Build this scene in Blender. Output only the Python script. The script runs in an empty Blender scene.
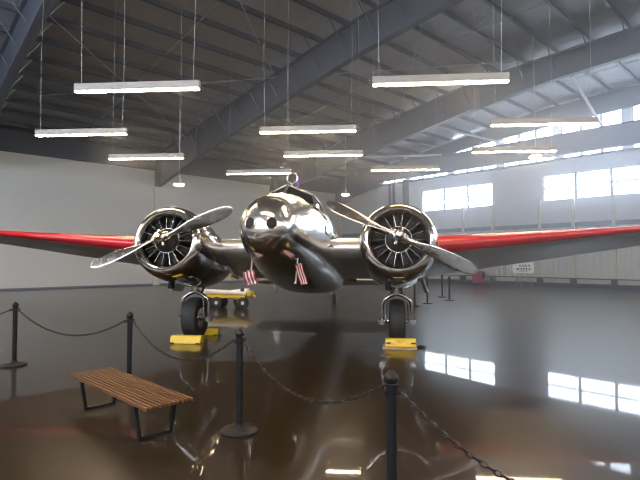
import bpy, bmesh, math, random
from mathutils import Vector, Matrix
random.seed(7)
HAZE = 1.0
R = math.radians
SC = bpy.context.scene
COL = SC.collection

# ------------------------------------------------------------------ materials
MATS = {}
def mat(name, color, rough=0.5, metal=0.0, **kw):
    m = bpy.data.materials.new(name); m.use_nodes = True
    n = m.node_tree.nodes; l = m.node_tree.links
    b = n['Principled BSDF']
    b.inputs['Base Color'].default_value = (*color, 1)
    b.inputs['Roughness'].default_value = rough
    b.inputs['Metallic'].default_value = metal
    if 'spec' in kw: b.inputs['Specular IOR Level'].default_value = kw['spec']
    if 'coat' in kw:
        b.inputs['Coat Weight'].default_value = kw['coat']; b.inputs['Coat Roughness'].default_value = kw.get('coat_rough', .05)
    if 'emit' in kw:
        b.inputs['Emission Color'].default_value = (*kw['emit'][0], 1); b.inputs['Emission Strength'].default_value = kw['emit'][1]
    tc = n.new('ShaderNodeTexCoord')
    if kw.get('noise'):                      # colour variation: (scale, amount)
        sc, am = kw['noise']
        t = n.new('ShaderNodeTexNoise'); t.inputs['Scale'].default_value = sc; t.inputs['Detail'].default_value = 5
        l.new(tc.outputs['Object'], t.inputs['Vector'])
        mx = n.new('ShaderNodeMix'); mx.data_type = 'RGBA'
        mx.inputs[6].default_value = (*[c*(1-am) for c in color], 1); mx.inputs[7].default_value = (*[min(1, c*(1+am)) for c in color], 1)
        l.new(t.outputs['Fac'], mx.inputs[0]); l.new(mx.outputs[2], b.inputs['Base Color'])
    if kw.get('rnoise'):                     # roughness variation: (scale, low, high)
        sc, lo, hi = kw['rnoise']
        t = n.new('ShaderNodeTexNoise'); t.inputs['Scale'].default_value = sc; t.inputs['Detail'].default_value = 4
        l.new(tc.outputs['Object'], t.inputs['Vector'])
        mr = n.new('ShaderNodeMapRange'); mr.inputs['From Min'].default_value = .3; mr.inputs['From Max'].default_value = .7
        mr.inputs['To Min'].default_value = lo; mr.inputs['To Max'].default_value = hi
        l.new(t.outputs['Fac'], mr.inputs['Value']); l.new(mr.outputs['Result'], b.inputs['Roughness'])
    if kw.get('bump'):                       # (scale, strength, distance)
        sc, st, di = kw['bump']
        t = n.new('ShaderNodeTexNoise'); t.inputs['Scale'].default_value = sc; t.inputs['Detail'].default_value = 2
        l.new(tc.outputs['Object'], t.inputs['Vector'])
        bp = n.new('ShaderNodeBump'); bp.inputs['Strength'].default_value = st; bp.inputs['Distance'].default_value = di
        l.new(t.outputs['Fac'], bp.inputs['Height']); l.new(bp.outputs['Normal'], b.inputs['Normal'])
        if kw.get('panels'):                 # sheet-metal panel seams
            sx = n.new('ShaderNodeSeparateXYZ'); cx = n.new('ShaderNodeCombineXYZ'); sb = n.new('ShaderNodeMath'); sb.operation = 'SUBTRACT'
            l.new(tc.outputs['Object'], sx.inputs[0]); l.new(sx.outputs['Z'], sb.inputs[0]); l.new(sx.outputs['X'], sb.inputs[1])
            l.new(sx.outputs['Y'], cx.inputs[0]); l.new(sb.outputs[0], cx.inputs[1])
            bk = n.new('ShaderNodeTexBrick'); bk.inputs['Scale'].default_value = 1.0; bk.inputs['Brick Width'].default_value = .62; bk.inputs['Row Height'].default_value = .42
            bk.inputs['Mortar Size'].default_value = .006; bk.inputs['Mortar Smooth'].default_value = .3
            l.new(cx.outputs[0], bk.inputs['Vector'])
            b2 = n.new('ShaderNodeBump'); b2.invert = True; b2.inputs['Strength'].default_value = .6; b2.inputs['Distance'].default_value = .004
            l.new(bk.outputs['Fac'], b2.inputs['Height']); l.new(bp.outputs['Normal'], b2.inputs['Normal']); l.new(b2.outputs['Normal'], b.inputs['Normal'])
    MATS[name] = m
    return m

floor_m = mat('polished_concrete', (.017, .0103, .0037), .3, noise=(.9, .16), spec=.13, coat=.52, coat_rough=.03)
white_wall = mat('white_wall_panel', (.86, .82, .745), .6, noise=(.3, .03))
door_wall = mat('pale_door_panel', (.82, .82, .82), .55, noise=(.4, .03))
wainscot_m = mat('ribbed_cream_metal', (.80, .77, .70), .45, noise=(1, .04))
band_m = mat('grey_band_paint', (.22, .24, .28), .5)
post_m = mat('cream_steel_paint', (.76, .74, .60), .5)
deck_m = mat('roof_insulation_facing', (.345, .36, .385), .5, noise=(1.2, .12), bump=(1.6, .5, .12))
steel_m = mat('grey_structural_steel', (.11, .12, .145), .5, noise=(2, .06))
brace_m = mat('light_grey_steel', (.42, .44, .47), .5)
rod_m = mat('dark_steel_rod', (.09, .09, .10), .5)
kick_m = mat('dark_kick_plate', (.07, .075, .085), .6)
alu_lamp = mat('lamp_housing', (.36, .33, .29), .5, .1)
led_m = mat('lamp_diffuser', (.9, .88, .82), .4, emit=((1.0, .75, .49), 84.0))
bay_m = mat('bay_lamp_diffuser', (.9, .9, .9), .4, emit=((1.0, .93, .84), 30.0))
cable_m = mat('steel_cable', (.55, .55, .55), .4, .3)
chrome = mat('polished_aluminium', (.79, .775, .75), .17, 1.0, bump=(2.2, .14, .03), rnoise=(3, .13, .24), panels=True)
chrome2 = mat('polished_cowl_metal', (.78, .74, .695), .1, 1.0, bump=(3.0, .05, .02), rnoise=(4, .07, .15))
gear_m = mat('gear_leg_metal', (.40, .39, .38), .22, 1.0)
wing_alu = mat('brushed_aluminium', (.80, .81, .83), .4, .8, bump=(2.6, .10, .02), rnoise=(2, .34, .46), panels=True)
blade_m = mat('propeller_metal', (.52, .51, .50), .24, 1.0, rnoise=(6, .18, .30))
brass_m = mat('warm_hub_metal', (.68, .60, .47), .2, 1.0)
red_m = mat('red_gloss_paint', (.50, .016, .022), .28, coat=.4)
black_rubber = mat('black_rubber', (.016, .016, .017), .65, bump=(40, .15, .004))
dark_engine = mat('dark_engine_metal', (.016, .015, .015), .6, .2)
cyl_m = mat('engine_cylinder_metal', (.012, .0115, .011), .6, 0)
push_m = mat('pushrod_metal', (.62, .62, .60), .25, 1.0)
glass_dark = mat('dark_cockpit_glass', (.012, .014, .018), .05, spec=.6)
lens_m = mat('dark_lamp_lens', (.022, .02, .018), .45, spec=.12)
black_paint = mat('black_powder_coat', (.009, .0095, .011), .45, spec=.3)
chain_m = mat('black_chain_metal', (.02, .018, .016), .4, .5)
yellow_m = mat('yellow_paint', (.68, .46, .02), .45, noise=(6, .12))
tan_m = mat('tan_board', (.42, .30, .16), .6)
white_paint = mat('white_paint', (.75, .74, .70), .4)
sign_m = mat('sign_board', (.90, .88, .83), .5)
ink_m = mat('dark_ink', (.03, .03, .035), .6)
flag_red = mat('flag_red', (.30, .012, .02), .7)
flag_white = mat('flag_white', (.60, .58, .55), .7)
flag_blue = mat('flag_blue', (.03, .04, .16), .7)
purple_m = mat('purple_ribbon', (.16, .05, .38), .5)
tool_red = mat('tool_cabinet_red', (.50, .02, .06), .35)
frame_m = mat('window_frame_paint', (.5, .52, .55), .5)

def wood_mat():
    m = mat('oiled_walnut_slat', (.30, .14, .055), .38)
    n = m.node_tree.nodes; l = m.node_tree.links; b = n['Principled BSDF']
    tc = n.new('ShaderNodeTexCoord'); mp = n.new('ShaderNodeMapping'); mp.inputs['Scale'].default_value = (1.2, 24, 24)
    t = n.new('ShaderNodeTexNoise'); t.inputs['Scale'].default_value = 2.0; t.inputs['Detail'].default_value = 6
    cr = n.new('ShaderNodeValToRGB')
    cr.color_ramp.elements[0].position = .3; cr.color_ramp.elements[0].color = (.055, .022, .008, 1)
    cr.color_ramp.elements[1].position = .72; cr.color_ramp.elements[1].color = (.18, .080, .031, 1)
    l.new(tc.outputs['Object'], mp.inputs['Vector']); l.new(mp.outputs['Vector'], t.inputs['Vector'])
    l.new(t.outputs['Fac'], cr.inputs['Fac']); l.new(cr.outputs['Color'], b.inputs['Base Color'])
    return m
wood_m = wood_mat()

def pane_mat():
    m = bpy.data.materials.new('clear_window_glass'); m.use_nodes = True
    n = m.node_tree.nodes; l = m.node_tree.links; n.clear()
    o = n.new('ShaderNodeOutputMaterial'); t = n.new('ShaderNodeBsdfTransparent'); g = n.new('ShaderNodeBsdfGlossy')
    t.inputs['Color'].default_value = (.95, .97, .98, 1); g.inputs['Roughness'].default_value = .05
    mx = n.new('ShaderNodeMixShader'); mx.inputs['Fac'].default_value = .06
    l.new(t.outputs[0], mx.inputs[1]); l.new(g.outputs[0], mx.inputs[2]); l.new(mx.outputs[0], o.inputs['Surface'])
    return m
pane_m = pane_mat()

# ------------------------------------------------------------------ mesh helper
class MB:
    def __init__(s): s.bm = bmesh.new()
    def box(s, c, size, rot=None, mi=0):
        M = Matrix.Translation(Vector(c)) @ (rot.to_4x4() if rot is not None else Matrix.Identity(4))
        vs = []
        for z in (-.5, .5):
            for x, y in ((-.5, -.5), (.5, -.5), (.5, .5), (-.5, .5)):
                vs.append(s.bm.verts.new(M @ Vector((x*size[0], y*size[1], z*size[2]))))
        for f in ((3, 2, 1, 0), (4, 5, 6, 7), (0, 1, 5, 4), (1, 2, 6, 5), (2, 3, 7, 6), (3, 0, 4, 7)):
            s.bm.faces.new([vs[i] for i in f]).material_index = mi
        return s
    def rings(s, rings, cap=True, mi=0, closed=True, mif=None):
        rv = [[s.bm.verts.new(Vector(p)) for p in r] for r in rings]
        k = len(rv[0])
        for a in range(len(rv)-1):
            for i in range(k if closed else k-1):
                j = (i+1) % k
                f = s.bm.faces.new((rv[a][i], rv[a][j], rv[a+1][j], rv[a+1][i]))
                f.material_index = mif(a, i) if mif else mi
        if cap:
            for r, fl in ((rv[0], True), (rv[-1], False)):
                f = s.bm.faces.new(r[::-1] if fl else r); f.material_index = mif(0 if fl else len(rv)-2, 0) if mif else mi
        return s
    def tube(s, pts, r, seg=10, mi=0, cap=True):
        pts = [Vector(p) for p in pts]; n = len(pts)
        rr = r if isinstance(r, (list, tuple)) else [r]*n
        up = None; rings = []
        for i, p in enumerate(pts):
            t = (pts[min(i+1, n-1)]-pts[max(i-1, 0)]).normalized()
            if up is None:
                up = Vector((0, 0, 1)) if abs(t.z) < .9 else Vector((1, 0, 0))
            a = t.cross(up).normalized(); b = a.cross(t).normalized(); up = b
            rings.append([p + (a*math.cos(q)+b*math.sin(q))*rr[i] for q in [2*math.pi*k/seg for k in range(seg)]])
        return s.rings(rings, cap, mi)
    def lathe(s, prof, o=(0, 0, 0), axis=(0, 0, 1), seg=32, cap=True, mi=0):
        ax = Vector(axis).normalized(); o = Vector(o)
        a = ax.orthogonal().normalized(); b = ax.cross(a)
        return s.rings([[o + ax*h + (a*math.cos(q)+b*math.sin(q))*max(r, 1e-4) for q in [2*math.pi*k/seg for k in range(seg)]] for r, h in prof], cap, mi)
    def torus(s, o, axis, R_, r, seg=28, sec=8, mi=0, half=None):
        ax = Vector(axis).normalized(); a = ax.orthogonal().normalized(); b = ax.cross(a); o = Vector(o)
        rg = []
        for k in range(seg+1):
            q = 2*math.pi*k/seg; d = a*math.cos(q)+b*math.sin(q)
            rg.append([o + d*(R_+r*math.cos(w)) + ax*(r*math.sin(w)) for w in [2*math.pi*j/sec for j in range(sec)]])
        return s.rings(rg, False, mi)
    def poly(s, pts, mi=0):
        s.bm.faces.new([s.bm.verts.new(Vector(p)) for p in pts]).material_index = mi
        return s
    def prism(s, pts, d, mi=0):
        d = Vector(d); a = [s.bm.verts.new(Vector(p)) for p in pts]; b = [s.bm.verts.new(Vector(p)+d) for p in pts]
        s.bm.faces.new(a[::-1]).material_index = mi; s.bm.faces.new(b).material_index = mi
        for i in range(len(a)):
            j = (i+1) % len(a); s.bm.faces.new((a[i], a[j], b[j], b[i])).material_index = mi
        return s
    def build(s, name, mats, parent=None, smooth=35, bevel=0, subsurf=0, fn=None):
        bmesh.ops.remove_doubles(s.bm, verts=s.bm.verts, dist=1e-5)
        if fn:
            for v in s.bm.verts: v.co = fn(v.co)
        bmesh.ops.recalc_face_normals(s.bm, faces=s.bm.faces)
        me = bpy.data.meshes.new(name); s.bm.to_mesh(me); s.bm.free()
        for m in (mats if isinstance(mats, (list, tuple)) else [mats]): me.materials.append(m)
        if smooth:
            for p in me.polygons: p.use_smooth = True
            me.set_sharp_from_angle(angle=R(smooth))
        o = bpy.data.objects.new(name, me); COL.objects.link(o)
        if parent: o.parent = parent
        if bevel:
            b = o.modifiers.new('bevel', 'BEVEL'); b.width = bevel; b.segments = 2; b.limit_method = 'ANGLE'; b.angle_limit = R(40)
        if subsurf:
            q = o.modifiers.new('sub', 'SUBSURF'); q.levels = subsurf; q.render_levels = subsurf
        return o

def tag(o, label=None, cat=None, group=None, kind=None):
    if label: o['label'] = label
    if cat: o['category'] = cat
    if group: o['group'] = group
    if kind: o['kind'] = kind
    return o
def empty(name, loc, label, cat, group=None, rz=0):
    o = bpy.data.objects.new(name, None); COL.objects.link(o)
    o.location = loc; o.rotation_euler = (0, 0, rz); o.empty_display_size = .2
    return tag(o, label, cat, group)
def kids(o): return [c for c in bpy.data.objects if c.parent == o]
def copy_tree(o, parent=None):
    c = o.copy(); COL.objects.link(c); c.parent = parent
    for ch in kids(o): copy_tree(ch, c)
    return c

# ------------------------------------------------------------------ camera: standing at (0,0), looking along +Y
cam = bpy.data.cameras.new('camera'); co = bpy.data.objects.new('camera', cam); COL.objects.link(co)
co.location = (0, 0, 1.65); PITCH = math.atan(19/485.0)
co.rotation_euler = (math.pi/2+PITCH, 0, 0)
cam.sensor_width = 36; cam.lens = 485/640*36; cam.clip_end = 400; cam.clip_start = .05
SC.camera = co

# ------------------------------------------------------------------ hangar shell, in its own axes: u along the white wall, v towards it
BA = R(43)
UU = Vector((math.cos(BA), math.sin(BA), 0)); VV = Vector((-UU.y, UU.x, 0))
def W(u, v, z=0): return UU*u + VV*v + Vector((0, 0, z))
def hall(o, kind='structure', label=None):
    o.rotation_euler = (0, 0, BA)
    if kind: o['kind'] = kind
    if label: o['label'] = label
    return o
U0, U1, V0, V1 = -9.0, 30.5, -14.0, 29.97
def zr(v):                                   # underside of the purlins
    if v < 3: v = 6-v
    P = [(3, 11.2), (12, 10.85), (18.5, 9.98), (29.97, 8.3), (40, 6.8)]
    for (a, za), (b, zb) in zip(P, P[1:]):
        if a <= v <= b: return za+(zb-za)*(v-a)/(b-a)
def zb(v):                                   # bottom flange of the main frames
    if v < 3: v = 6-v
    P = [(3, 10.1), (8.4, 9.82), (12.3, 9.42), (20, 8.22), (24.6, 7.36), (29.3, 6.3), (40, 4)]
    for (a, za), (b, zb_) in zip(P, P[1:]):
        if a <= v <= b: return za+(zb_-za)*(v-a)/(b-a)

m = MB(); m.box(((U0+U1)/2, (V0+V1)/2, -.1), (U1-U0+1, V1-V0+1, .2)); hall(m.build('floor', floor_m, smooth=0), label='glossy brown polished concrete floor')
m = MB(); m.box(((U0+U1)/2, V1+.1, 4.4), (U1-U0+.8, .2, 8.8)); hall(m.build('wall_left', white_wall, smooth=0), label='tall plain white wall behind the aircraft')
m = MB(); m.box(((U0+U1)/2, V0-.1, 4.4), (U1-U0+.8, .2, 8.8)); hall(m.build('wall_near', white_wall, smooth=0), label='white wall on the camera side')
m = MB(); prof = [V0-.3, -12.5, -3, 3, 9, 12, 18.5, 24, V1+.3]
m.rings([[(U0-.3, v, zr(v)+.24) for v in prof]+[(U0-.3, v, zr(v)+.34) for v in prof[::-1]],
         [(U1+.3, v, zr(v)+.24) for v in prof]+[(U1+.3, v, zr(v)+.34) for v in prof[::-1]]])
hall(m.build('ceiling', deck_m, smooth=0), label='grey insulated sheet roof over the hangar')

NT = [0]
def trim(mb, material, label, smooth=0, **k):
    NT[0] += 1
    return hall(mb.build('trim_%d' % NT[0], material, smooth=smooth, **k), label=label)

# end walls with window openings
def strip(m, u, z0, z1, gaps, va, vb, t=.2):
    cur = va
    for a, b in sorted(gaps)+[(vb, vb)]:
        if a > cur: m.box((u, (cur+a)/2, (z0+z1)/2), (t, a-cur, z1-z0))
        cur = b
low_groups = [(15.75, 21.4), (6.8, 12.45), (-2.15, 3.5), (-11.1, -5.45)]
up_cols = [22.7-3.72*i for i in range(0, 12)]
up_gaps = [(up_cols[i+1]+.22, up_cols[i]-.22) for i in range(11)]
up_gaps = [(a, b) for a, b in up_gaps if a > V0+.5] + [(22.95, 25.2)]
def end_wall(name, u, t, label):
    m = MB()
    strip(m, u, 0, 5.18, [], V0, V1); strip(m, u, 5.18, 6.8, low_groups, V0, V1); strip(m, u, 6.8, 7.6, [], V0, V1)
    strip(m, u, 7.6, 8.9, up_gaps, V0, V1)
    hi = [(a, b) for a, b in up_gaps if b < 19 and a > -13]
    strip(m, u, 8.9, 10.15, hi, V0, V1)
    pts = [V0, -3, 3, 9, 12, 18.5, V1]
    m.prism([(u-.1, V1, 10.15), (u-.1, V0, 10.15)]+[(u-.1, v, max(10.15, zr(v)+.24)) for v in (V0, -12.5, -6, 3, 12, 18.5)], (.2, 0, 0))
    return hall(m.build(name, door_wall, smooth=0), label=label)
end_wall('wall_right', U1+.1, .2, 'pale windowed end wall of the hangar')
end_wall('wall_front', U0-.1, .2, 'pale end wall behind the camera, its windows added for light')

NW = [0]
def window(u, a, b, z0, z1, label, mid=True, t=.06, sgn=1):
    NW[0] += 1
    fr = MB(); w = .075
    fr.box((u, (a+b)/2, z0+w/2), (t, b-a, w)); fr.box((u, (a+b)/2, z1-w/2), (t, b-a, w))
    fr.box((u, a+w/2, (z0+z1)/2), (t, w, z1-z0)); fr.box((u, b-w/2, (z0+z1)/2), (t, w, z1-z0))
    if mid: fr.box((u, (a+b)/2, (z0+z1)/2), (t, b-a, .08))
    o = hall(fr.build('window_%d' % NW[0], frame_m, smooth=0), label=label)
    p = MB(); p.box((u+.01*sgn, (a+b)/2, (z0+z1)/2), (.008, b-a-.08, z1-z0-.08)); p.build('window_pane', pane_m, o, smooth=0)
    return o
for ue, where, sg in ((U1+.1, 'in the end wall', 1), (U0-.1, 'in the end wall behind the camera, added to light the hall', -1)):  # the set behind the camera is added to throw daylight onto the far end wall
    for a, b in low_groups:
        w = (b-a)/3
        for i in range(3): window(ue, a+w*i, a+w*(i+1), 5.18, 6.8, 'bright low window %s, one of a row of three' % where, sgn=sg)
    for a, b in up_gaps:
        z1 = 10.15 if (b < 19 and a > -13) else 8.9
        n = 3 if b-a > 3 else 2
        for i in range(n):
            window(ue, a+(b-a)/n*i, a+(b-a)/n*(i+1), 7.6, z1, 'bright clerestory window high %s' % where, mid=False, sgn=sg)

def portal(u, a, b, z0, z1, sgn):
    L = bpy.data.lights.new('daylight', 'AREA'); L.shape = 'RECTANGLE'; L.size = b-a; L.size_y = z1-z0
    L.cycles.is_portal = True
    o = bpy.data.objects.new('daylight_opening', L); COL.objects.link(o)
    o.location = W(u, (a+b)/2, (z0+z1)/2)
    d = -UU*sgn
    o.rotation_euler = d.to_track_quat('-Z', 'Y').to_euler()
for a, b in low_groups:
    portal(U1+.3, a, b, 5.1, 6.9, 1); portal(U0-.3, a, b, 5.1, 6.9, -1)
portal(U1+.3, -13.8, 25.3, 7.5, 10.2, 1); portal(U0-.3, -13.8, 25.3, 7.5, 10.2, -1)

# ribbed wainscot, band, kick plate, posts on the end wall
def ribbed(u, va, vb, z0, z1):
    m = MB(); prof = []; v = va
    while v < vb:
        prof += [(u, v), (u, v+.17), (u-.045, v+.20), (u-.045, v+.27), (u, v+.30)]; v += .30
    m.rings([[(p[0], p[1], z0) for p in prof], [(p[0], p[1], z1) for p in prof]], cap=False, closed=False)
    return m
trim(ribbed(U1-.03, V0+.2, V1-.1, .22, 3.55), wainscot_m, 'ribbed cream metal cladding on the lower end wall')
m = MB(); m.box((U1-.06, (V0+V1)/2, 3.68), (.16, V1-V0-.4, .26)); trim(m, band_m, 'grey horizontal girt along the end wall above the cladding')
m = MB(); m.box((U1-.2, (V0+V1)/2, .11), (.4, V1-V0-.4, .22)); hall(m.build('baseboard_right', kick_m, smooth=0), label='dark kick plate along the foot of the end wall')
m = MB(); m.tube([(U1-.45, V0+1, .52), (U1-.45, V1-1, .52)], .03)
for k in range(13): m.box((U1-.25, V0+2+3.3*k, .52), (.4, .06, .06))
trim(m, kick_m, 'dark guide rail low along the end wall', smooth=30)
for v in (17.9, 15.7, 12.62, 10.68, 8.55, 6.7, 3.6, 1.7):
    m = MB(); m.box((U1-.13, v, 2.75), (.2, .16, 5.0)); m.box((U1-.26, v, .36), (.36, .26, .3), mi=1)
    trim(m, [post_m, kick_m], 'cream steel wind post on the end wall')
for v, w, mm, z0, z1 in ((22.85, .45, steel_m, 3.8, 7.8), (24.4, .1, rod_m, 3.8, 7.7), (24.0, .1, rod_m, 3.8, 7.7)):
    m = MB(); m.box((U1-.12, v, (z0+z1)/2), (.2, w, z1-z0)); trim(m, mm, 'dark steel upright on the end wall')
# header girder in front of the clerestory, with haunch on the white wall
m = MB()
m.box((U1-.55, (V0+V1)/2, 8.42), (.06, V1-V0, 1.2)); m.box((U1-.55, (V0+V1)/2, 9.03), (.34, V1-V0, .05)); m.box((U1-.55, (V0+V1)/2, 7.84), (.34, V1-V0, .05))
m.prism([(U1-.72, V1, 7.84), (U1-.72, V1, 6.3), (U1-.72, V1-1.1, 6.45), (U1-.72, V1-5.2, 7.5), (U1-.72, 1, 7.5), (U1-.72, 1, 7.6), (U1-.72, V1-5.0, 7.6), (U1-.72, V1-4.6, 7.84)], (.3, 0, 0))
trim(m, steel_m, 'deep blue-grey header girder across the end wall windows')
# sloping end rafter in front of the clerestory
m = MB()
pts = [(29.9, 7.9), (24, 8.5), (16.6, 9.36), (12, 9.7), (3, 10.12)]
m.prism([(U1-.4, v, z) for v, z in pts]+[(U1-.4, v, zr(v)) for v in (3, 12, 18.5, 29.9)], (.12, 0, 0))
pr = [(-13.8, 9.2), (-10, 9.4), (3, 10.12)]
m.prism([(U1-.4, v, z) for v, z in pr]+[(U1-.4, v, zr(v)) for v in (3, -6, -12.5, -13.8)], (.12, 0, 0))
trim(m, steel_m, 'sloping end rafter over the clerestory windows')

# main frames (tapered I sections)
FRAMES = [-5.6, 3.6, 13.5, 22.7]
purl_v = [21.6-1.45*k for k in range(-5, 30) if 21.6-1.45*k > V0+.5]
for fu in FRAMES:
    vs = [29.3, 24.6, 20, 16, 12.3, 8.4, 3]; vs2 = vs+[6-v for v in vs[:-1]][::-1]
    m = MB()
    m.rings([[(fu-.02, v, zb(v)) for v in vs2]+[(fu-.02, v, zr(v)) for v in vs2[::-1]],
             [(fu+.02, v, zb(v)) for v in vs2]+[(fu+.02, v, zr(v)) for v in vs2[::-1]]])
    for f_, dz in ((zb, .02), (zr, -.02)):
        m.rings([[(fu-.15, v, f_(v)+dz-.02), (fu+.15, v, f_(v)+dz-.02), (fu+.15, v, f_(v)+dz+.02), (fu-.15, v, f_(v)+dz+.02)] for v in vs2])
    for v in (24.6, 12.3, 3, -6.3):
        m.box((fu, v, (zb(v)+zr(v))/2), (.3, .03, zr(v)-zb(v)))
    # haunch knee down to the wall
    for s_ in (1, -1):
        q = lambda v: v if s_ > 0 else 6-v
        m.prism([(fu-.14, q(29.3), 6.3), (fu-.14, q(29.3), zr(29.3)), (fu-.14, q(29.9), zr(29.9)), (fu-.14, q(29.9), 6.25)], (.28, 0, 0))
    fr = trim(m, steel_m, 'deep grey tapered steel roof frame')
    for v in purl_v:
        if v < 3.5 and fu < 10: continue
        for s_ in (-1, 1):
            b = MB(); b.tube([(fu+s_*.95, v+.02, zr(v)+.02), (fu+s_*.1, v, zr(v)-(zr(v)-zb(v))*.75)], .028, 6)
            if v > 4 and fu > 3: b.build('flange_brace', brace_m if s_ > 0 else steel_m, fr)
            else: b.bm.free()
for fu in FRAMES:
    m = MB(); m.box((fu, V1-.14, 3.15), (.36, .28, 6.3)); trim(m, white_wall, 'white boxed column on the white wall')
# purlins
for v in purl_v:
    m = MB(); z = zr(v)
    m.box(((U0+U1)/2, v, z+.12), (U1-U0, .03, .24)); m.box(((U0+U1)/2, v-.04, z+.01), (U1-U0, .09, .02)); m.box(((U0+U1)/2, v+.04, z+.23), (U1-U0, .09, .02))
    trim(m, steel_m, 'grey roof purlin running between the frames')
m = MB(); m.box(((U0+U1)/2, V1-.12, 7.94), (U1-U0, .24, 1.2)); trim(m, steel_m, 'dark eave girder along the top of the white wall')
# sag rods and cross bracing under the roof
for u in (-1, 8.7, 18.0, 26.6):
    m = MB(); m.tube([(u, v, zr(v)+.05) for v in [28.8-1.2*k for k in range(22)]], .022, 6); trim(m, brace_m, 'thin sag rod line across the purlins', smooth=30)
for ua, ub in ((3.6, 13.5), (13.5, 22.7)):
    for va, vb in ((26, 17.5), (17.5, 9)):
        for x, y in ((ua, ub), (ub, ua)):
            m = MB(); m.tube([(x, va, zr(va)-.12), (y, vb, zr(vb)-.12)], .02, 6); trim(m, brace_m, 'thin diagonal roof bracing rod', smooth=30)
# pale diagonal pipe braces from the last frame to the header
for v0, v1 in ((8.0, 8.9), (15.1, 14.6), (20.6, 19.3)):
    m = MB(); m.tube([(22.9, v0, zb(v0)+.02), (U1-.6, v1, 9.1)], .07, 10); trim(m, brace_m, 'pale diagonal pipe brace from roof frame to header', smooth=30)

# baseboard of the white wall
m = MB(); m.box(((U0+U1)/2, V1-.01, .05), (U1-U0, .03, .1)); hall(m.build('baseboard_left', band_m, smooth=0), label='thin grey base trim of the white wall')

# ------------------------------------------------------------------ lamps
LAMP_RZ = R(-4.5); LL = 2.5
def roof_z(p):
    return zr(max(-23, min(29.9, Vector(p).dot(VV))))
def linear_lamp(x, y, z, label):
    t = empty('linear_lamp', (x, y, z), label, 'ceiling lamp', 'linear lamps hung over the aircraft', LAMP_RZ)
    h = MB(); h.box((0, 0, .098), (LL, .1, .145)); h.box((-LL/2-.006, 0, .085), (.012, .104, .172)); h.box((LL/2+.006, 0, .085), (.012, .104, .172))
    h.build('housing', alu_lamp, t, smooth=0, bevel=.006)
    d = MB(); d.box((0, 0, .0125), (LL-.02, .092, .025)); d.build('diffuser', led_m, t, smooth=0)
    for s_ in (-1, 1):
        px = s_*(LL/2-.12); top = roof_z((x+px, y))-z
        c = MB(); c.tube([(px, 0, .14), (px+.03*s_, 0, top*.35), (px+.01*s_, .01, top*.7), (px, 0, top)], .0045, 6); c.build('suspension_cable', cable_m, t)
    return t
LAMPS = [(-3.58, 9.36, 'linear lamp hung near the camera, upper left of the aircraft nose'),
         (2.25, 8.98, 'linear lamp hung near the camera above the right engine, largest in view'),
         (-6.35, 12.77, 'linear lamp hung above the left wing, leftmost of all'),
         (-.32, 12.47, 'linear lamp directly above the cockpit, upper of the two there'),
         (5.47, 11.77, 'linear lamp above the right wing, crossing the high windows'),
         (-5.71, 15.82, 'linear lamp above the left engine, with a small round lamp below it'),
         (.1, 15.36, 'linear lamp directly above the cockpit, lower and shorter of the two there'),
         (5.95, 14.78, 'linear lamp above the right wing, just over a small round lamp'),
         (-2.36, 18.62, 'shortest linear lamp, left of the cockpit roof behind the nose'),
         (3.16, 17.88, 'linear lamp behind the right engine, above its cowling')]
for a in LAMPS: linear_lamp(a[0], a[1], 4.93, a[2])
for x, y in ((-6.3, 5.9), (-.5, 5.6), (-3.4, 3.2), (2.4, 2.9), (-6.0, .1), (-.2, -.2), (5.6, -.5), (-3.0, -3.2), (2.7, -3.5), (8.2, 8.4), (8.4, 2.4), (-9.3, 9.6), (-9.1, 3.4), (.2, -6.5)):
    linear_lamp(x, y, 4.93, 'linear lamp hung over the camera side, outside the photo')

def bay_lamp(x, y, z, label, r=.24):
    t = empty('round_bay_lamp', (x, y, z), label, 'ceiling lamp', 'small round hanging lamps')
    b = MB(); b.lathe([(.05, .38), (.06, .36), (.075, .16), (.09, .12), (r, .10), (r, .04)], seg=24); b.build('housing', alu_lamp, t)
    d = MB(); d.lathe([(r-.01, .04), (r-.01, -.01), (r*.8, -.03)], seg=24); d.build('diffuser', bay_m, t)
    c = MB(); c.tube([(0, 0, .36), (0, 0, roof_z((x, y))-z)], .014, 6); c.build('suspension_cord', cable_m, t)
bay_lamp(-6.43, 22.0, 5.02, 'small round lamp hanging left of the left engine top, before the white wall')
bay_lamp(1.5, 28.5, 5.42, 'small round lamp hanging between cockpit and right engine', .22)
bay_lamp(8.95, 20.0, 5.88, 'small round lamp hanging above the right wing before the windows')

# ------------------------------------------------------------------ the aircraft
YAW = R(-7.5); TH = R(11); S = .957
HUBW = Vector((-.75, 8.30, 0)); HUBZ = 2.03
plane = empty('twin_engine_aircraft', (HUBW.x, HUBW.y, 0), 'polished silver vintage twin-engine tailwheel aircraft with red wing edges', 'aircraft', None, YAW)
ct, st = math.cos(TH), math.sin(TH)
def A(p):                                    # design axes (x sideways, y aft, z up from the thrust line) -> local axes of the parked aircraft
    x, y, z = p[0]*S, p[1]*S, p[2]*S
    return Vector((x, y*ct+z*st, z*ct-y*st+HUBZ))
FS = [(-1.12, .09, -.17, .13, -.04), (-1.08, .20, -.27, .23, -.04), (-1.0, .31, -.36, .325, -.03), (-.85, .44, -.43, .42, -.02), (-.65, .565, -.475, .495, .0), (-.35, .70, -.51, .56, .02),
      (0, .83, -.54, .62, .05), (.35, .94, -.56, .67, .08), (.8, 1.03, -.58, .73, .1), (1.4, 1.15, -.59, .79, .12), (1.9, 1.25, -.60, .83, .15), (2.6, 1.28, -.60, .86, .15), (3.6, 1.25, -.56, .87, .16),
      (4.8, 1.17, -.43, .85, .2), (6.2, 1.04, -.20, .72, .25), (7.6, .90, .02, .48, .33), (9.0, .76, .22, .29, .42), (10.2, .64, .36, .12, .47), (10.7, .56, .42, .04, .49)]
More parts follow.
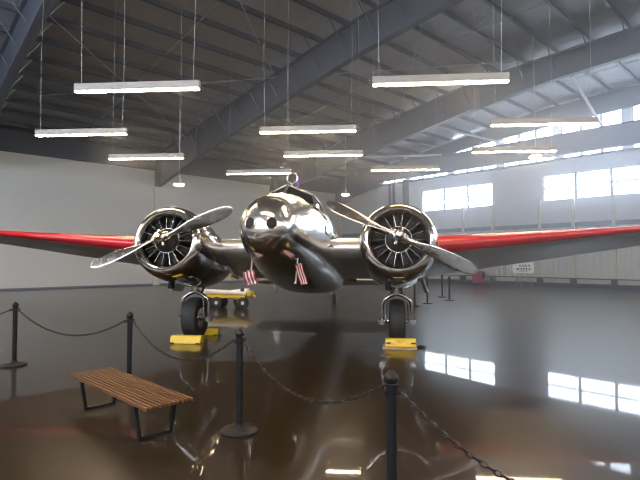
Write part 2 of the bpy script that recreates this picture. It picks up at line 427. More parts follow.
def fs(y):
    if y <= FS[0][0]: return FS[0][1:]
    for a, b in zip(FS, FS[1:]):
        if a[0] <= y <= b[0]:
            t = (y-a[0])/(b[0]-a[0]); return tuple(a[i]+(b[i]-a[i])*t for i in range(1, 5))
    return FS[-1][1:]
def fex(y): return 2.0+.75*max(0, min(1, (y+.6)/2.6))
def fpt(y, q):
    top, bot, hw, zc = fs(y); e = 2/fex(y); c, s_ = math.cos(q), math.sin(q)
    x = hw*math.copysign(abs(c)**e, c); h = (top-zc) if s_ >= 0 else (zc-bot)
    return Vector((x, y, zc+h*math.copysign(abs(s_)**e, s_)))
def fside(y, z, s_=1):                       # skin point at station y, height z
    top, bot, hw, zc = fs(y); h = (top-zc) if z >= zc else (zc-bot); n_ = fex(y)
    return Vector((s_*hw*max(0, 1-(abs(z-zc)/h)**n_)**(1/n_), y, z))
def fnose(x, z):                             # nose skin point for given x, z
    lo, hi = -1.12, .5
    for _ in range(40):
        y = (lo+hi)/2; top, bot, hw, zc = fs(y); h = (top-zc) if z >= zc else (zc-bot)
        if (abs(x)/hw)**fex(y)+(abs(z-zc)/h)**fex(y) > 1: lo = y
        else: hi = y
    return Vector((x, hi, z))
ys = []
for a, b in zip(FS, FS[1:]):
    n = max(1, int((b[0]-a[0])/.14)); ys += [a[0]+(b[0]-a[0])*i/n for i in range(n)]
ys.append(FS[-1][0])
m = MB(); NQ = 56
m.rings([[fpt(y, 2*math.pi*k/NQ) for k in range(NQ)] for y in ys])
fus = m.build('fuselage', chrome, plane, smooth=60, fn=A)

def patch(pts_fn, name, material, parent, off=.006, thick=.012):   # thin raised panel following the skin; pts_fn(i,j) grid in design axes
    pass
# landing lights in the nose
for s_ in (-1, 1):
    c = fnose(s_*.172, -.045); e1 = (fnose(s_*.172+.02, -.045)-c); e2 = (fnose(s_*.172, -.025)-c); n = e1.cross(e2).normalized()
    if n.y > 0: n = -n
    m = MB(); m.lathe([(.085, -.03), (.085, .008), (.075, .014), (.04, .02), (.001, .022)], c, n, 28); l_ = m.build('landing_light', lens_m, plane, fn=A)
    m = MB(); m.torus(c+n*.008, n, .092, .009, 32, 8); m.build('light_rim', chrome, l_, fn=A)
# cockpit canopy
Bt = [(0, .42, .935), (.58, .80, .81), (.72, 1.40, .74), (.76, 2.0, .66)]
Tp = [(0, .78, 1.265), (.50, 1.02, 1.12), (.56, 1.44, 1.10), (.57, 2.0, 1.06)]
Md = [(0, .83, 1.285), (.27, .94, 1.225), (.30, 1.44, 1.24), (.30, 2.0, 1.22)]
Rc = [(0, .83, 1.285), (0, .97, 1.295), (0, 1.44, 1.31), (0, 2.0, 1.29)]
fm = MB(); panes = []
def framed(q, w=.035, glass=True):
    q = [Vector(p) for p in q]; c = sum(q, Vector())/4
    inn = []
    for i in range(4):
        a, b, d = q[i], q[(i+1) % 4], q[(i-1) % 4]
        inn.append(a+(b-a).normalized()*w+(d-a).normalized()*w)
    for i in range(4):
        j = (i+1) % 4; fm.poly([q[i], q[j], inn[j], inn[i]])
    n = (q[1]-q[0]).cross(q[3]-q[0]).normalized()
    panes.append((inn, n))
for s_ in (-1, 1):
    f_ = lambda p: (p[0]*s_, p[1], p[2])
    for i in range(3):
        q = [f_(Bt[i]), f_(Bt[i+1]), f_(Tp[i+1]), f_(Tp[i])]
        if i < 2: framed(q)
        else: fm.poly(q)
        fm.poly([f_(Tp[i]), f_(Tp[i+1]), f_(Md[i+1]), f_(Md[i])] if i else [f_(Tp[0]), f_(Tp[1]), f_(Md[1]), f_(Md[0])])
        if i: fm.poly([f_(Md[i]), f_(Md[i+1]), f_(Rc[i+1]), f_(Rc[i])])
        else: fm.poly([f_(Md[0]), f_(Md[1]), f_(Rc[1])])
for a, b in ((Bt[0], Tp[0]), (Bt[1], Tp[1]), (Vector((-.58, .80, .81)), Vector((-.50, 1.02, 1.12)))):
    fm.tube([a, b], .016, 8)
for s_ in (-1, 1): fm.tube([(p[0]*s_, p[1], p[2]) for p in Tp], .014, 8); fm.tube([(p[0]*s_, p[1], p[2]) for p in Bt[:3]], .012, 8)
can = fm.build('cockpit_canopy', chrome, plane, smooth=50, fn=A)
for inn, n in panes:
    c = sum(inn, Vector())/4
    if n.dot(c-Vector((0, 1.6, .8))) < 0: n = -n
    p = MB(); p.prism([v-n*.012 for v in inn], -n*.006); p.build('cockpit_window', glass_dark, can, smooth=0, fn=A)
# cabin windows and door outline along the sides
for s_ in (-1, 1):
    for k in range(5):
        y0 = 2.25+k*.78; g = []
        N = 20; ring = []
        for i in range(N):
            q = 2*math.pi*i/N; cx = math.copysign(abs(math.cos(q))**.55, math.cos(q))*.19; cz = math.copysign(abs(math.sin(q))**.55, math.sin(q))*.15
            ring.append(fside(y0+cx, .66+cz, s_)+Vector((s_*.006, 0, 0)))
        cc = fside(y0, .66, s_)+Vector((s_*.008, 0, 0)); m = MB()
        m.rings([[p-Vector((s_*.03, 0, 0)) for p in ring], ring, [cc+(p-cc)*.9+Vector((s_*.004, 0, 0)) for p in ring]]); m.build('cabin_window', glass_dark, plane, smooth=30, fn=A)
# small lettering on the side of the nose
m = MB()
for i, (w, h) in enumerate([(.025, .03), (.02, .05), (.03, .025), (.02, .03), (.025, .04), (.03, .025), (.02, .03), (.025, .03)]):
    y0 = 1.33+.11*i; c = fside(y0, .36, 1)
    m.box(c+Vector((.004, 0, h/2-.02)), (.004, w*1.8, h*1.1)); m.build('nose_letter', ink_m, plane, smooth=0, fn=A); m = MB()
N = 14; arc = [fside(1.18+.055*math.cos(q), .42+.085*math.sin(q), 1)+Vector((.006, 0, 0)) for q in [R(50+260*i/N) for i in range(N+1)]]
m.tube(arc, .011, 6)
m.build('nose_letter', ink_m, plane, smooth=0, fn=A)
# loop antenna with ribbon above the cockpit
m = MB(); m.torus((-.05, 1.5, 1.67), (.1, 1, 0), .115, .012, 32, 8); m.tube([(-.05, 1.5, 1.28), (-.05, 1.5, 1.56)], .018); m.lathe([(.05, 0), (.04, .03)], (-.05, 1.5, 1.295)); m.build('loop_antenna', chrome, plane, fn=A)
m = MB(); m.box((.065, 1.53, 1.55), (.05, .012, .46)); m.build('antenna_ribbon', purple_m, plane, smooth=0, fn=A)

# wings: airfoil sections
def airfoil(c, t, le, z0, inc=R(2), camber=.02, n=22):
    pts = []
    def th(x): return 5*t*(.2969*math.sqrt(x)-.126*x-.3516*x*x+.2843*x**3-.1036*x**4)
    def cm(x): return camber/.16*(.8*x-x*x) if x < .4 else camber/.36*(.2+.8*x-x*x)
    xs = [.5*(1-math.cos(math.pi*i/n)) for i in range(n+1)]
    up = [(x, cm(x)+th(x)) for x in xs[::-1]]; lo = [(x, cm(x)-th(x)) for x in xs[1:-1]]
    for x, z in up+lo:
        X, Z = x*c, z*c
        pts.append((le+X*math.cos(inc)+Z*math.sin(inc), z0+Z*math.cos(inc)-X*math.sin(inc), x))
    return pts
NAF = 22
def wing_mif(a, i):
    # ring index i: 0..NAF upper from TE to LE, then lower
    x = .5*(1-math.cos(math.pi*(NAF-i)/NAF)) if i <= NAF else .5*(1-math.cos(math.pi*(i-NAF)/NAF))
    return 1 if (i < NAF and x < .16) or (i >= NAF and x < .035) else 0
WR = [(0, 3.55, .175, 1.50, .15), (3.0, 3.55, .175, 1.50, .15)]
m = MB(); m.rings([[(x, p[0], p[1]) for p in airfoil(c, t, le, z)] for x, c, t, le, z in ((-3.0,)+WR[0][1:], WR[0], WR[1])])
m.build('center_wing', wing_alu, plane, smooth=40, fn=A)
for s_ in (1, -1):
    secs = []
    for k in range(13):
        t = k/12; x = 3.0+5.35*t; c = 3.55+(1.45-3.55)*t; le = 1.50+.62*t; z = .20+.54*t
        secs.append((x, c, .175-.07*t, le, z))
    for dx, f_ in ((.12, .93), (.22, .8), (.3, .6), (.35, .32)):
        x, c, t, le, z = secs[12]; secs.append((x+dx, c*f_, t*.92, le+c*(1-f_)*.45, z+.02*dx))
    m = MB(); m.rings([[(s_*x, p[0], p[1]) for p in airfoil(c, t, le, z)] for x, c, t, le, z in secs], mif=wing_mif)
    m.build('outer_wing', [wing_alu, red_m], plane, smooth=40, fn=A)
# wing root fillets
for s_ in (1, -1):
    m = MB(); rg = []
    up = sorted([(p[0], p[1]) for p in airfoil(3.55, .175, 1.5, .15)[:NAF+1]])
    def wtop(y):
        for a, b in zip(up, up[1:]):
            if a[0] <= y <= b[0]: return a[1]+(b[1]-a[1])*(y-a[0])/max(1e-6, b[0]-a[0])
        return up[0][1] if y < up[0][0] else up[-1][1]
    for i in range(15):
        t = i/14; y = 1.47+3.7*t; g = min(1, (t+.02)/.22)**.7; zt = wtop(y)
        hgt = .26*g; xo = .80+.36*g
        arc = []
        for k in range(7):
            q = math.pi/2*k/6; f0 = fside(y, zt+hgt, s_).x*s_-.02
            arc.append(Vector((s_*(xo-(xo-f0)*math.sin(q)), y, zt-.012+(hgt+.012)*(1-math.cos(q)))))
        arc += [Vector((s_*.5, y, zt+hgt*.8)), Vector((s_*.5, y, zt-.05*g-.01)), Vector((s_*xo, y, zt-.05*g-.015))]
        rg.append(arc)
    m.rings(rg); m.build('wing_fillet', chrome, plane, smooth=60, fn=A)

HX = 2.17
# tail
for s_ in (1, -1):
    m = MB(); m.rings([[(s_*x, p[0], p[1]) for p in airfoil(c, t, le, .62, 0, 0, 12)] for x, c, t, le in ((0, 1.5, .1, 9.1), (1.8, 1.2, .1, 9.3), (2.75, .95, .09, 9.45), (2.95, .5, .08, 9.7))]); m.build('tailplane', wing_alu, plane, smooth=40, fn=A)
    m = MB(); m.rings([[(s_*2.2+.0+(p[1]-z)*1.0, p[0], z) for p in airfoil(c, .09, le, z, 0, 0, 12)] for z, c, le in ((.22, .6, 9.7), (.4, 1.05, 9.45), (.7, 1.25, 9.35), (1.15, 1.0, 9.5), (1.38, .5, 9.85))]); m.build('tail_fin', [wing_alu], plane, smooth=40, fn=A)

# nacelles, engines and propellers
def blade_secs():
    out = []
    for r, w, t, tw in ((.12, .085, .080, 55), (.24, .085, .075, 52), (.36, .125, .055, 46), (.55, .20, .036, 38), (.8, .245, .026, 31), (1.05, .25, .019, 26), (1.25, .225, .014, 23), (1.36, .165, .011, 22), (1.41, .10, .009, 21), (1.432, .03, .006, 21)):
        out.append((r, w, t, R(tw)))
    return out
for s_, ang in ((1, 180-26.0), (-1, 22.0)):
    hx = s_*HX
    prof = [(.50, .62), (.488, .34), (.492, .24), (.512, .185), (.55, .15), (.59, .16), (.64, .205), (.68, .285), (.712, .45), (.725, .70), (.722, 1.05), (.715, 1.12), (.672, 1.13), (.668, 1.16), (.68, 1.20)]
    m = MB(); m.lathe(prof[:12], (hx, 0, 0), (0, 1, 0), 64, cap=False); cowl = m.build('engine_cowling', chrome2, plane, smooth=50, fn=A)
    # nacelle body behind the cowling, tapering into the wing
    m = MB(); rg = []
    for y, rx, rt, rb, zc in ((1.02, .66, .64, .66, 0), (1.25, .69, .66, .69, 0), (1.6, .69, .645, .69, -.01), (2.0, .68, .62, .66, -.01), (2.4, .635, .55, .58, .0), (2.8, .53, .4, .44, .02), (3.3, .43, .32, .30, .04), (4.0, .3, .22, .18, .03), (4.6, .16, .12, .1, .0), (4.9, .03, .03, .03, -.02)):
        ring = []
        for k in range(48):
            q = 2*math.pi*k/48; ring.append((hx+rx*math.cos(q), y, zc+(rt if math.sin(q) > 0 else rb)*math.sin(q)))
        rg.append(ring)
    m.rings(rg); m.build('nacelle', chrome2, plane, smooth=60, fn=A)
    # engine
    m = MB(); m.lathe([(.53, .62), (.53, .60), (.3, .58)], (hx, 0, 0), (0, 1, 0), 40)
    m.lathe([(.06, .02), (.085, .06), (.10, .12), (.2, .17), (.235, .24), (.24, .34), (.24, .6)], (hx, 0, 0), (0, 1, 0), 36)
    eng = m.build('engine', dark_engine, plane, smooth=40, fn=A)
    for k in range(9):
        q = math.pi/2+2*math.pi*k/9; d = Vector((math.cos(q), 0, math.sin(q))); o = Vector((hx, .42, 0))
        c = MB(); pr = [(.07, .23)]
        for i in range(7):
            h = .25+.028*i; pr += [(.072, h), (.088, h+.004), (.088, h+.012), (.072, h+.016)]
        pr += [(.08, .45), (.06, .475)]
        c.lathe(pr, o, d, 14); c.build('cylinder', cyl_m, eng, smooth=30, fn=A)
        for dq in (-.1745, .1745):
            q2 = q+dq; e = Vector((math.cos(q2), 0, math.sin(q2)))
            c = MB(); c.tube([Vector((hx, .27, 0))+e*.235, Vector((hx, .30, 0))+e*.465], .007, 8); c.build('pushrod_tube', push_m, eng, fn=A)
    m = MB(); m.torus((hx, .25, 0), (0, 1, 0), .237, .006, 40, 6); m.build('crankcase_ring', push_m, eng, fn=A)
    # propeller
    m = MB(); m.lathe([(.0, -.21), (.05, -.20), (.065, -.17), (.07, -.13), (.10, -.11), (.105, .0), (.085, .06), (.07, .1)], (hx, 0, 0), (0, 1, 0), 24)
    u = Vector((math.cos(R(ang)), 0, math.sin(R(ang)))); w_ = Vector((-u.z, 0, u.x)); y_ = Vector((0, 1, 0)); o = Vector((hx, 0, 0))
    m.tube([o-u*.17, o-u*.1, o+u*.1, o+u*.17], [.07, .092, .092, .07], 16); m.torus(o-u*.135, u, .075, .018, 20, 6); m.torus(o+u*.135, u, .075, .018, 20, 6)
    for sg in (1, -1): m.lathe([(.03, -.05), (.034, .05)], o+w_*sg*.11+y_*.0, w_, 10)
    prop = m.build('propeller_hub', brass_m if s_ < 0 else blade_m, plane, smooth=40, fn=A)
    for sg in (1, -1):
        d = u*sg; e = y_.cross(d).normalized(); m = MB(); rg = []
        for r, w, t, tw in blade_secs():
            ch = e*math.cos(tw)+y_*math.sin(tw); nn = d.cross(ch).normalized(); ring = []
            for k in range(20):
                q = 2*math.pi*k/20; ring.append(o+d*r+ch*(w/2*math.cos(q))+nn*(t/2*math.sin(q)))
            rg.append(ring)
        m.rings(rg); m.build('propeller_blade', blade_m, prop, smooth=50, fn=A)
    # landing gear (level axes)
    gx = s_*HX*S; gy = 1.60; rad = .43
    def gear_pt(x, y, z): return (gx+x, gy+y, z)
    m = MB(); pr = []
    for q in range(0, 13):
        a = math.pi*q/12; pr.append((rad-.095+.095*math.sin(a)**.45, -.155*math.cos(a)))
    m.lathe([(.2, -.12)]+pr+[(.2, .12)], gear_pt(0, 0, rad), (1, 0, 0), 48); wh = m.build('wheel', black_rubber, plane, smooth=40)
    m = MB(); m.lathe([(.20, -.125), (.19, -.11), (.10, -.12), (.06, -.15), (.05, -.16)], gear_pt(0, 0, rad), (1, 0, 0), 24); m.lathe([(.20, .125), (.19, .11), (.10, .12), (.06, .15), (.05, .16)], gear_pt(0, 0, rad), (1, 0, 0), 24); m.build('wheel_rim', chrome2, wh, smooth=40)
    m = MB()
    m.tube([gear_pt(0, .02, 1.3), gear_pt(0, .0, .96)], .06, 14); m.tube([gear_pt(0, 0, 1.02), gear_pt(0, 0, .98)], .085, 14)
    for q in (-1, 1):
        m.tube([gear_pt(0, 0, .97), gear_pt(q*.12, 0, .93), gear_pt(q*.26, 0, .83), gear_pt(q*.285, 0, .74), gear_pt(q*.285, 0, rad-.06)], [.04, .04, .036, .033, .033], 10)
        m.tube([gear_pt(q*.2, -.10, .86), gear_pt(q*.215, -.10, .6), gear_pt(q*.22, -.05, .44)], .02, 8)
        m.tube([gear_pt(q*.12, 0, rad), gear_pt(q*.36, 0, rad)], .04, 10); m.box(gear_pt(q*.30, -.02, rad-.02), (.10, .14, .10))
        m.tube([gear_pt(q*.10, .08, .93), gear_pt(q*.08, .55, 1.25)], .025, 8)
    m.build('gear_leg', gear_m, plane, smooth=40)
    # oil drain stub under the nacelle, gear door
    m = MB(); m.lathe([(.055, 0), (.06, -.13), (.045, -.15)], A((hx-.18, 1.0, -.66)), (0, .1, 1), 14); m.build('drain_pipe', black_rubber, plane, smooth=40)
    m = MB(); m.prism([gear_pt(s_*.50, .15, 1.32), gear_pt(s_*.50, .85, 1.22), gear_pt(s_*.62, .80, .92), gear_pt(s_*.62, .20, .97)], (s_*.02, 0, .004)); m.build('gear_door', wing_alu, plane, smooth=0)

# pitot masts with small flags under the nose
for s_, tilt in ((-1, 0), (1, 0)):
    px, py = s_*.41, -.03
    zt = fpt(py, 0).z
    top, bot, hw, zc = fs(py); zs = zc-(zc-bot)*(1-(abs(px)/hw)**fex(py))**(1/fex(py))
    a = A((px, py, zs+.03)); b = a+Vector((-.03, -.02, -.45))
    m = MB(); m.tube([a, b], .017, 10); m.tube([b+Vector((0, .04, .03)), b+Vector((0, -.16, .02))], .012, 8); pm = m.build('pitot_mast', chrome, plane, smooth=40)
    m = MB(); d = Vector((.30, 0, -1)).normalized(); e = Vector((1, 0, .1)).normalized()
    L_, H_ = (.25, .20) if s_ < 0 else (.36, .13)
    o = b+Vector((-.13, -.03, .22)) if s_ < 0 else b+Vector((-.02, -.03, .34))
    NI, NJ = 7, 10
    P = lambda i, j: o+d*L_*(j/NJ)+e*H_*(i/NI)+Vector((0, .018*math.sin(j*.9+i*.15)-.01*math.sin(i*.8), 0))
    for i in range(NI):
        for j in range(NJ):
            mi = 2 if (i < 2 and j < 1) else (0 if i % 2 == 0 else 1)
            m.poly([P(i, j), P(i+1, j), P(i+1, j+1), P(i, j+1)], mi)
    fl = m.build('striped_flag', [flag_red, flag_white, flag_blue], pm, smooth=0)
    so = fl.modifiers.new('thick', 'SOLIDIFY'); so.thickness = .003
# tail wheel
ty = 9.75
m = MB(); m.lathe([(.08, -.05), (.15, -.06), (.18, -.03), (.18, .03), (.15, .06), (.08, .05)], (0, ty, .18), (1, 0, 0), 28); m.build('tail_wheel', black_rubber, plane, smooth=40)
m = MB(); m.tube([(0, ty, .18), (0, ty-.1, .40), (0, ty-.14, .66)], .035, 10)
for q in (-1, 1): m.tube([(q*.085, ty, .18), (q*.085, ty-.07, .36), (0, ty-.1, .42)], .02, 8)
m.build('tail_wheel_fork', chrome2, plane, smooth=40)

# ------------------------------------------------------------------ chocks
def toW(x, y, z=0): return plane.matrix_basis @ Vector((x, y, z))
plane.matrix_basis  # local to world of the parked aircraft
PM = Matrix.Translation(Vector((HUBW.x, HUBW.y, 0))) @ Matrix.Rotation(YAW, 4, 'Z')
def chock(lx, ly, w, d, h, label, rz=0, pad=False):
    p = PM @ Vector((lx, ly, 0))
    t = empty('wheel_chock', p, label, 'wheel chock', 'yellow wheel chocks', YAW+rz)
    z0 = .035 if pad else 0
    m = MB(); m.prism([(-w/2, -d/2, z0), (-w/2, d/2, z0), (-w/2, d/2-.04, z0+h), (-w/2, -d/2+.05, z0+h)], (w, 0, 0)); m.build('chock_block', yellow_m, t, smooth=0, bevel=.012)
    m = MB()
    for s_ in (-1, 1): m.box((s_*(w/2-.05), 0, .012 if not pad else z0+h*.5), (.08, d+.01, .02))
    m.build('rubber_strip', black_rubber, t, smooth=0)
    if pad:
        m = MB(); m.box((-.02, .02, .016), (w+.06, d+.14, .032)); m.build('base_board', tan_m, t, smooth=0)
    return t
gL, gR = -HX*S, HX*S
chock(gL+.05, 1.60-.54, .62, .22, .15, 'yellow chock in front of the left main wheel')
chock(gL+.02, 1.60+.54, .62, .22, .15, 'yellow chock behind the left main wheel')
chock(gR+.05, 1.60-.54, .56, .22, .14, 'yellow chock on a tan board in front of the right main wheel', pad=True)
m = MB(); m.tube([(.05*math.cos(q)*(1+.6*k/24), .09*math.sin(q), .015+.0005*k) for k, q in enumerate([2*math.pi*i/12 for i in range(25)])], .012, 6)
o = m.build('rope_coil', black_paint, None, smooth=40); o.location = PM @ Vector((gR+.43, 1.15, 0)); tag(o, 'small black coiled rope on the floor beside the right chock', 'rope')

# ------------------------------------------------------------------ barrier posts and chains
def make_post():
    t = empty('barrier_post', (0, 0, 0), 'x', 'barrier post', 'black barrier posts around the aircraft')
    m = MB(); m.lathe([(.18, 0), (.18, .015), (.165, .03), (.10, .042), (.045, .055), (.04, .075), (.034, .08)], seg=40); m.build('base', black_paint, t)
    m = MB(); m.lathe([(.033, .05), (.033, .87)], seg=24); m.build('pole', black_paint, t)
    m = MB(); m.lathe([(.034, .85), (.045, .855), (.045, .868), (.034, .872), (.034, .885), (.042, .89), (.042, .90), (.036, .905), (.043, .92), (.045, .935), (.037, .955), (.02, .97), (.013, .978), (.0, .985)], seg=24); c = m.build('finial', black_paint, t)
    for k in range(4):
        q = k*math.pi/2; m = MB(); m.torus((.05*math.cos(q), .05*math.sin(q), .862), (-math.sin(q), math.cos(q), 0), .016, .005, 16, 6); m.build('chain_ring', black_paint, c)
    return t
post0 = make_post(); used = [False]
def put_post(x, y, label, rz=0):
    o = post0 if not used[0] else copy_tree(post0)
    used[0] = True; o.location = (x, y, 0); o.rotation_euler = (0, 0, rz); o['label'] = label
    return o
POSTS = [(-7.27, 8.75), (-4.75, 7.6), (-2.415, 6.2), (-.773, 4.71), (.43, 2.96), (1.53, 1.28)]
PL = [None, 'black barrier post at the far left, standing alone by the frame edge', 'black barrier post rising behind the slatted bench', 'black barrier post with its round base in full view right of the bench',
      'tall near black barrier post below the right engine, its base cut off', None]
for (x, y), l_ in zip(POSTS, PL):
    put_post(x, y, l_ or 'black barrier post outside the photo holding a chain end', R(-45))
for x, y, l_ in ((3.30, 17.0, 'far barrier post hard against the right main wheel, half hidden'), (3.97, 18.0, 'far barrier post second from the right main wheel'), (5.30, 21.1, 'far barrier post behind, farthest of the far group'), (5.13, 19.3, 'far barrier post below the right propeller tip, rightmost of the far group')):
    put_post(x, y, l_, 0)
def chain(a, b, sag, label, pitch=.042):
    a = Vector(a); b = Vector(b); N = 400
    P = [a.lerp(b, i/N)+Vector((0, 0, -sag*4*(i/N)*(1-i/N))) for i in range(N+1)]
    L = [0]
    for p, q in zip(P, P[1:]): L.append(L[-1]+(q-p).length)
    n = int(L[-1]/pitch); m = MB(); j = 0
    for k in range(n):
        s_ = (k+.5)*L[-1]/n
        while L[j+1] < s_: j += 1
        p = P[j].lerp(P[j+1], (s_-L[j])/(L[j+1]-L[j])); t = (P[j+1]-P[j]).normalized()
        side = t.cross(Vector((0, 0, 1))).normalized(); up = side.cross(t)
        w = (side+up).normalized() if k % 2 else (side-up).normalized()
        rg = []; nrm = t.cross(w)
        for i in range(11):
            q = 2*math.pi*i/10; c = p+t*(pitch*.62*math.cos(q))+w*(.0125*math.sin(q)); d = (t*math.cos(q)*.8+w*math.sin(q)).normalized()
            rg.append([c+(d*math.cos(g)+nrm*math.sin(g))*.0045 for g in (0, 1.257, 2.513, 3.77, 5.027)])
        m.rings(rg, False)
    o = m.build('barrier_chain', chain_m, None, smooth=60); tag(o, label, 'chain', 'black barrier chains')
SAG = [.22, .28, .32, .28, .24]
CL = ['black chain leaving the frame at the far left', 'black chain between the far left post and the post behind the bench', 'black chain from the post behind the bench to the post right of it',
      'black chain sagging under the aircraft nose to the near post', 'nearest black chain, running from the near post to the bottom edge']
for i in range(5):
    p, q = Vector(POSTS[i]).to_3d(), Vector(POSTS[i+1]).to_3d(); d = (q-p).normalized()
    chain(p+d*.095+Vector((0, 0, .86)), q-d*.095+Vector((0, 0, .86)), SAG[i], CL[i])

# ------------------------------------------------------------------ slatted bench
bench = empty('slatted_bench', (-2.0, 5.04, 0), 'brown slatted wooden bench on black steel legs', 'bench', None, R(-44))
NS = 11; BW = .47; BL = 1.83; BH = .362
for k in range(NS):
    y = -BW/2+.0125+(BW-.025)*k/(NS-1)
    m = MB(); m.box((0, y, BH-.015), (BL, .019, .03)); m.build('slat', wood_m, bench, smooth=0, bevel=.003)
for x in (-.86, -.31, .31, .86):
    m = MB(); m.box((x, 0, BH-.030), (.022, BW-.05, .030)); m.build('cross_bar', wood_m, bench, smooth=0)
for x in (-.64, .64):
    m = MB()
    yt, yb, zt = BW/2-.035, BW/2-.085, BH-.05
    for s_ in (-1, 1):
        m.rings([[(x+a, s_*yt+b, zt) for a, b in ((-.022, -.016), (.022, -.016), (.022, .016), (-.022, .016))], [(x+a, s_*yb+b, .0) for a, b in ((-.022, -.016), (.022, -.016), (.022, .016), (-.022, .016))]])
    m.box((x, 0, .014), (.044, 2*yb, .028)); m.box((x, 0, zt-.010), (.044, 2*yt, .02))
    m.build('leg_frame', black_paint, bench, smooth=0)

# ------------------------------------------------------------------ yellow tow cart behind the left engine
cart = empty('tow_cart', (-3.12, 16.5, 0), 'low yellow tow cart carrying white tubes, behind the left engine', 'cart', None, R(-12))
m = MB(); m.box((-.05, -.18, .40), (1.5, .07, .09)); m.box((-.05, .18, .40), (1.5, .07, .09))
for x in (-.75, -.35, .2, .65): m.box((x, 0, .40), (.07, .42, .07))
m.tube([(.68, 0, .42), (.88, 0, .44), (.98, 0, .38)], .04, 8); m.box((.80, 0, .50), (.14, .3, .14)); m.box((-.45, 0, .32), (.5, .3, .06)); m.box((.45, 0, .32), (.4, .3, .06))
m.build('cart_frame', yellow_m, cart, smooth=30)
for x, y in ((-.62, -.2), (-.30, -.24), (.32, .2), (.62, -.2), (-.62, .24), (-.3, .24)):
    m = MB(); m.lathe([(.05, -.04), (.15, -.045), (.19, -.03), (.19, .03), (.15, .045), (.05, .04)], (x, y, .19), (0, 1, 0), 24); w_ = m.build('wheel', black_rubber, cart, smooth=40)
    m = MB(); m.lathe([(.06, -.05), (.06, .05)], (x, y, .19), (0, 1, 0), 12); m.build('wheel_hub', white_paint, w_, smooth=40)
m = MB(); m.tube([(-.86, -.1, .55), (-.6, -.1, .545), (.7, -.1, .50)], [.095, .085, .06], 14); m.build('white_tube', white_paint, cart, smooth=40)
m = MB(); m.tube([(.1, .06, .53), (.72, .06, .57)], [.07, .10], 14); m.build('white_tube', white_paint, cart, smooth=40)
m = MB(); m.lathe([(.105, -.05), (.105, .05)], (.52, .02, .55), (1, 0, .06), 16); m.build('strap_band', black_rubber, cart, smooth=40)

# ------------------------------------------------------------------ easel sign, red tool cabinet near the end wall
es = empty('sign_easel', (11.22, 26.8, 0), 'white picture sign on a thin easel before the end wall', 'sign', None, R(-6))
m = MB(); m.box((0, 0, 1.15), (1.12, .02, .56), Matrix.Rotation(R(-8), 3, 'X')); m.build('board', sign_m, es, smooth=0)
m = MB(); rx = Matrix.Rotation(R(-8), 3, 'X')
def gl(x, z, w, h): m.box((x, -.014+(z)*.1405-.002, 1.15+z), (w, .006, h), rx)
for x, h in ((-.18, .10), (-.02, .11), (.13, .10), (.30, .12)): gl(x, .13, .06, h); gl(x+.02, .10, .10, .035); gl(x, .19, .045, .03)
for x, h in ((-.33, .10), (-.12, .16), (.02, .16), (.16, .16), (.34, .08)): gl(x, -.06, .05, h); gl(x, -.02, .09, .04)
gl(-.28, -.05, .10, .09); gl(.28, -.09, .14, .03); gl(0, -.19, .5, .012)
m.build('picture_print', ink_m, es, smooth=0)
m = MB()
for s_ in (-1, 1): m.tube([(s_*.18, .05, 1.0), (s_*.46, -.12, 0)], .018, 8)
m.tube([(0, .06, 1.0), (0, .55, 0)], .018, 8); m.box((0, -.04, .86), (.8, .06, .025)); m.build('easel_stand', brace_m, es, smooth=40)

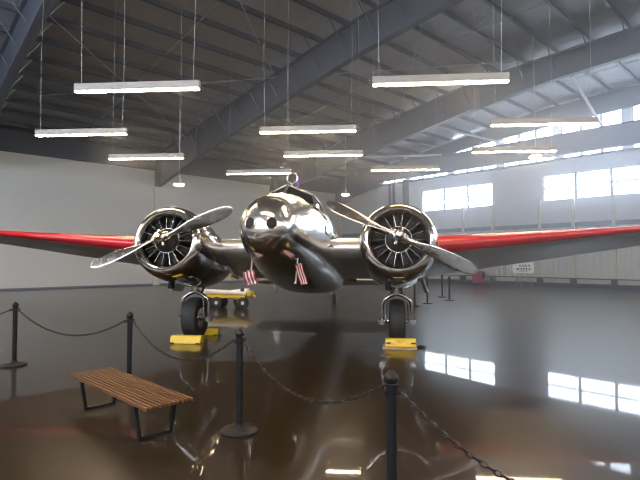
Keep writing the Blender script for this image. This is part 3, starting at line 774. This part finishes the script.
tb = empty('tool_cabinet', W(29.3, 16.2), 'red tool cabinet at the foot of the end wall', 'cabinet', None, BA-math.pi/2)
m = MB(); m.box((0, 0, .48), (.62, .5, .8)); m.build('cabinet_body', tool_red, tb, smooth=0, bevel=.01)
for k in range(4):
    m = MB(); m.box((0, -.255, .22+.18*k), (.56, .02, .15)); d_ = m.build('drawer', tool_red, tb, smooth=0, bevel=.004)
    m = MB(); m.box((0, -.272, .26+.18*k), (.4, .015, .02)); m.build('handle', brace_m, d_, smooth=0)
for x in (-.25, .25):
    for y in (-.18, .18):
        m = MB(); m.lathe([(.04, -.02), (.04, .02)], (x, y, .04), (1, 0, 0), 12); m.box((x, y, .075), (.03, .06, .03)); m.build('caster', black_rubber, tb, smooth=30)
m = MB(); m.box((.42, 0, .78), (.22, .36, .03)); m.box((.42, -.1, .60), (.20, .03, .34)); m.build('side_tray', kick_m, tb, smooth=0)

# ------------------------------------------------------------------ thin scattering slabs added to imitate lens glare from the windows
for ua, ub, dens, lab in ((4.0, 10.99, .010, 'faint haze added over the aircraft to imitate lens glare'), (11.0, 20.99, .017, 'bluish haze added before the windows to imitate lens glare'), (21.0, U1+.8, .018, 'bright bluish haze added beside the windows to imitate lens glare')):
    hz = bpy.data.materials.new('glare_haze'); hz.use_nodes = True
    n = hz.node_tree.nodes; n.clear(); o_ = n.new('ShaderNodeOutputMaterial'); vs_ = n.new('ShaderNodeVolumeScatter')
    vs_.inputs['Color'].default_value = (.84, .89, 1, 1); vs_.inputs['Density'].default_value = dens*HAZE; vs_.inputs['Anisotropy'].default_value = .75
    hz.node_tree.links.new(vs_.outputs[0], o_.inputs['Volume'])
    m = MB(); m.box(((ua+ub)/2, (V0+V1)/2, 6.0), (ub-ua, V1-V0+1.6, 13.2)); hall(m.build('haze', hz, smooth=0), kind='structure', label=lab)

# ------------------------------------------------------------------ light and view
w = bpy.data.worlds.new('daylight_sky'); SC.world = w; w.use_nodes = True
bg = w.node_tree.nodes['Background']; bg.inputs['Color'].default_value = (.76, .85, 1.0, 1); bg.inputs['Strength'].default_value = 15.0
SC.view_settings.view_transform = 'Standard'; SC.view_settings.look = 'None'; SC.view_settings.gamma = 1
SC.view_settings.use_curve_mapping = False; SC.view_settings.exposure = .2
SC.cycles.max_bounces = 10; SC.cycles.diffuse_bounces = 5; SC.cycles.glossy_bounces = 6; SC.cycles.transparent_max_bounces = 8
SC.cycles.sample_clamp_indirect = 8
SC.cycles.use_denoising = True; SC.cycles.filter_width = 1.2
SC.cycles.caustics_reflective = False; SC.cycles.caustics_refractive = False
